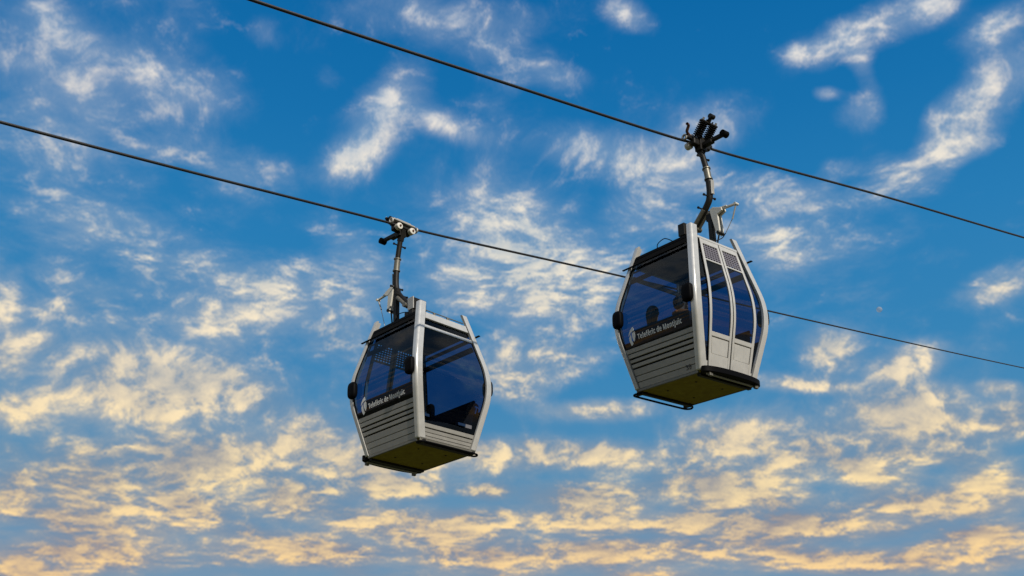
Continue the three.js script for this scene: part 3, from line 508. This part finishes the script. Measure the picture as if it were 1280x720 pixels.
// ------------------------------------------------------------------ haul ropes
{
  const strand = dataTex(64, 64, (x, y) => { const v = 0.5 + 0.5 * Math.sin((x + y) / 64 * Math.PI * 2 * 6); return [v, v, v]; });
  strand.repeat.set(900, 1);
  const ropeM = mat(0.022, 0.021, 0.021, { metalness: 0.5, roughness: 0.45, bumpMap: strand, bumpScale: 0.0015 });
  const rope = (name, p, dir, sy, label) => {
    const pts = sy.map(([s, dy]) => V3(p[0] + dir[0] * s, p[1] + dy + EYE, p[2] + dir[1] * s));
    const g = new THREE.TubeGeometry(new THREE.CatmullRomCurve3(pts, false, 'centripetal'), 600, 0.0235, 12);
    const o = add(scene, name, g, ropeM); o.userData = { label, category: 'cable', group: 'haul ropes of the ropeway' };
  };
  rope('haul_rope', [-2.081, 9.037, -16.846], [0.7009, -0.7132], [[-26, -3.5], [-14, -2.06], [-7.18, -1.105], [-4.37, -0.68], [-0.63, -0.09], [0, 0], [0.95, 0.16], [6.78, 1.233], [13.34, 2.386], [35.54, 6.446], [70, 13.1]], 'lower black steel rope that passes behind the gondola with double doors');
  rope('haul_rope_001', [3.206, 9.556, -14.795], [0.7888, -0.6146], [[-24, -3.0], [-14, -1.87], [-8.14, -1.134], [-4.94, -0.705], [-0.53, -0.095], [0, 0], [0.5, 0.065], [5.7, 1.0], [12.13, 2.063], [30, 5.1], [60, 10.5]], 'upper black steel rope reaching the top edge of the picture');
}

// ------------------------------------------------------------------ passengers of the second gondola (seated, backs to the lettered window)
function field(bones, k, lo, hi, cell) {             // smooth union of tapered capsules -> geometry
  const size = Math.max(hi[0] - lo[0], hi[1] - lo[1], hi[2] - lo[2]), n = Math.ceil(size / cell) + 4;
  const mc = new MarchingCubes(n, new THREE.MeshBasicMaterial(), false, false, 120000);
  mc.isolation = 0;
  const c = lo.map((v, i) => (v + hi[i]) / 2), S = size / 2 * n / (n - 4);
  const d = (x, y, z) => {
    let acc = 0;
    for (const [a, b, ra, rb, sq] of bones) {
      const ax = b[0] - a[0], ay = b[1] - a[1], az = b[2] - a[2], px = x - a[0], py = y - a[1], pz = z - a[2], l2 = ax * ax + ay * ay + az * az;
      const t = l2 > 1e-9 ? clamp((px * ax + py * ay + pz * az) / l2, 0, 1) : 0;
      const qx = px - ax * t, qy = py - ay * t, qz = (pz - az * t) / (sq || 1);
      const dist = Math.sqrt(qx * qx + qy * qy + qz * qz) - (ra + (rb - ra) * t);
      acc += Math.exp(-dist / k);
    }
    return -k * Math.log(Math.max(acc, 1e-30));
  };
  for (let z = 0; z < n; z++) for (let y = 0; y < n; y++) for (let x = 0; x < n; x++) {
    const q = [x, y, z].map((v, i) => c[i] + (v / (n / 2) - 1) * S);
    mc.field[z * n * n + y * n + x] = -d(...q);
  }
  mc.update();
  const g = new THREE.BufferGeometry(), cnt = mc.count, p = new Float32Array(cnt * 3);
  for (let i = 0; i < cnt; i++) for (let j = 0; j < 3; j++) p[i * 3 + j] = c[j] + mc.positionArray[i * 3 + j] * S;
  g.setAttribute('position', new THREE.BufferAttribute(p, 3));
  const m = mergeVertices(g, 1e-5); m.computeVertexNormals();
  return m.toNonIndexed();
}
// a seated figure facing +x, hips at the origin on a seat at y = 0
function seatedPerson(name, lean, turn) {
  const hd = [0.02 + lean, 0.70, 0], nk = [0.0 + lean * 0.8, 0.52, 0];
  const bones = [
    [[0, 0.10, 0], [lean * 0.4, 0.28, 0], 0.135, 0.125, 1.25], [[lean * 0.4, 0.28, 0], [lean * 0.7, 0.44, 0], 0.125, 0.115, 1.4], [nk, [hd[0], 0.62, 0], 0.058, 0.052],
    [[lean * 0.7, 0.49, -0.14], [lean * 0.7, 0.49, 0.14], 0.07, 0.07],
  ];
  for (const s of [-1, 1]) {
    bones.push([[lean * 0.7, 0.475, s * 0.175], [0.05 + lean * 0.5, 0.24, s * 0.235], 0.058, 0.045], [[0.05 + lean * 0.5, 0.24, s * 0.235], [0.27, 0.165, s * 0.13], 0.044, 0.032]);
    bones.push([[0.02, 0.09, s * 0.085], [0.42, 0.09, s * 0.11], 0.085, 0.062], [[0.42, 0.09, s * 0.11], [0.40, -0.33, s * 0.11], 0.06, 0.042], [[0.40, -0.365, s * 0.11], [0.57, -0.38, s * 0.13], 0.042, 0.035]);
  }
  const body = field(bones, 0.016, [-0.22, -0.46, -0.34], [0.66, 0.76, 0.34], 0.016);
  const head = field([[[-0.012, 0.045, 0], [0.0, 0.05, 0], 0.088, 0.086], [[0.02, -0.01, 0], [0.045, -0.055, 0], 0.066, 0.04], [[0.088, 0.022, 0], [0.108, -0.008, 0], 0.009, 0.013], [[0.094, -0.035, -0.016], [0.094, -0.035, 0.016], 0.009, 0.009], [[0.08, 0.042, -0.034], [0.082, 0.044, -0.02], 0.012, 0.012], [[0.08, 0.042, 0.034], [0.082, 0.044, 0.02], 0.012, 0.012], [[0.0, 0.005, -0.086], [0.0, 0.035, -0.09], 0.012, 0.016], [[0.0, 0.005, 0.086], [0.0, 0.035, 0.09], 0.012, 0.016], [[-0.01, -0.09, 0], [0.0, -0.02, 0], 0.05, 0.055]], 0.006, [-0.13, -0.16, -0.13], [0.13, 0.16, 0.13], 0.006);
  head.rotateY(turn); head.translate(hd[0], hd[1], hd[2]);
  const hands = [];
  for (const s of [-1, 1]) {
    const f = [[[0, 0, 0], [0.055, -0.012, 0], 0.026, 0.026, 1.3]];
    [[0.03, 0.045], [0.011, 0.053], [-0.009, 0.049], [-0.028, 0.038]].forEach(([z, l]) => f.push([[0.07, -0.012, z], [0.07 + l, -0.025, z * 1.1], 0.010, 0.009], [[0.07 + l, -0.025, z * 1.1], [0.078 + l, -0.052, z * 1.1], 0.009, 0.008]));
    f.push([[0.02, -0.006, 0.03], [0.055, -0.016, 0.058], 0.012, 0.010], [[0.055, -0.016, 0.058], [0.085, -0.03, 0.056], 0.010, 0.009]);
    const g = field(f, 0.004, [-0.04, -0.09, -0.06], [0.15, 0.05, 0.09], 0.005); g.scale(1, 1, -s); if (s > 0) { const p = g.attributes.position.array; for (let i = 0; i < p.length; i += 9) for (let j = 0; j < 3; j++) { const q = p[i + 3 + j]; p[i + 3 + j] = p[i + 6 + j]; p[i + 6 + j] = q; } g.computeVertexNormals(); }
    g.rotateY(s * 0.35); g.translate(0.285, 0.165, s * 0.125); hands.push(g);
  }
  return { body, head, hands, hd, turn, name };
}
function person(name, pos, lean, turn, jacket, trousers, hairLong, hairC, label, extra) {
  const p = seatedPerson(name, lean, turn), parts = [p.body, p.head, ...p.hands], skin = [0.42, 0.24, 0.16];
  parts.forEach((g, k) => { const n = g.attributes.position, c = new Float32Array(n.count * 3); for (let i = 0; i < n.count; i++) { const y = n.getY(i), x = n.getX(i); const col = k ? skin : y > 0.565 ? skin : y < 0.17 && x > -0.1 && !(y > 0.1 && x < 0.0) ? trousers : jacket; c.set(col, i * 3); } g.setAttribute('color', new THREE.BufferAttribute(c, 3)); for (const q of Object.keys(g.attributes)) if (!['position', 'normal', 'color'].includes(q)) g.deleteAttribute(q); });
  const o = add(near2, name, mergeGeometries(parts), new THREE.MeshStandardMaterial({ vertexColors: true, roughness: 0.8 }));
  const hb = [[[-0.03, 0.06, 0], [-0.02, 0.075, 0], 0.098, 0.096], [[-0.05, 0.0, 0], [-0.05, 0.03, 0], 0.08, 0.085]];
  if (hairLong) hb.push([[-0.06, 0, 0], [-0.095, -0.2, 0], 0.08, 0.05, 1.3]);
  const hair = field(hb, 0.008, [-0.2, -0.3, -0.15], [0.13, 0.2, 0.15], 0.009); 
  { const n = hair.attributes.position; for (let i = 0; i < n.count; i++) { const x = n.getX(i), y = n.getY(i), f = sstep(0.0, 0.09, x) * sstep(0.11, 0.03, y); const w = 0.005 * noise(x * 60, y * 14, n.getZ(i) * 60); n.setXYZ(i, x - f * 0.05 + w, y, n.getZ(i) * (1 - f * 0.25) + w); } hair.computeVertexNormals(); }
  hair.rotateY(turn); hair.translate(...p.hd);
  add(o, 'hair', hair, mat(...hairC, { roughness: 0.75 }));
  if (extra) extra(o);
  near2.updateMatrixWorld(true); near2.remove(o); scene.add(o);
  o.position.set(...pos); o.updateMatrix();
  const m = near2.matrixWorld.clone().multiply(o.matrix); m.decompose(o.position, o.quaternion, o.scale);
  o.userData = { label, category: 'person', group: 'passengers in the gondola' };
}
person('person', [-0.50, -0.655, -0.34], -0.01, 0.25, [0.035, 0.032, 0.045], [0.03, 0.035, 0.06], true, [0.012, 0.008, 0.006], 'passenger with long dark hair and dark jacket, seated near the emblem on the window');
person('person_001', [-0.50, -0.655, 0.26], 0.0, -0.35, [0.03, 0.03, 0.035], [0.03, 0.03, 0.035], false, [0.010, 0.008, 0.007], 'passenger with short dark hair and an orange scarf, seated beside the doors', (o) => {
  const g = new THREE.TorusGeometry(0.085, 0.038, 12, 28); g.rotateX(Math.PI / 2); g.scale(1, 1.15, 1.25);
  const n = g.attributes.position; for (let i = 0; i < n.count; i++) { const w = 0.01 * noise(n.getX(i) * 40, n.getY(i) * 40, n.getZ(i) * 40); n.setXYZ(i, n.getX(i) * (1 + w * 8), n.getY(i) + w, n.getZ(i) * (1 + w * 8)); } g.computeVertexNormals(); g.translate(0, 0.555, 0);
  add(o, 'scarf', g, mat(0.7, 0.17, 0.035, { roughness: 0.85 }));
});

// ------------------------------------------------------------------ the moon, pale in daylight
{
  const az = THREE.MathUtils.degToRad(21.72), el = THREE.MathUtils.degToRad(21.97), D = 3000;
  const g = new THREE.SphereGeometry(D * 0.0027, 32, 20), n = g.attributes.position;
  for (let i = 0; i < n.count; i++) { const q = V3(n.getX(i), n.getY(i), n.getZ(i)); q.multiplyScalar(1 - 0.02 * noise(q.x * 0.3, q.y * 0.3, q.z * 0.3)); n.setXYZ(i, q.x, q.y, q.z); } g.computeVertexNormals();
  const o = add(scene, 'moon', g, mat(0.45, 0.44, 0.42, { roughness: 1, transparent: true, opacity: 0.3 }));
  o.castShadow = false;
  o.position.set(Math.sin(az) * Math.cos(el) * D, Math.sin(el) * D + EYE, -Math.cos(az) * Math.cos(el) * D);
  o.userData = { label: 'small pale moon in the blue sky right of the gondolas', category: 'moon' };
}
renderer.render(scene, camera);
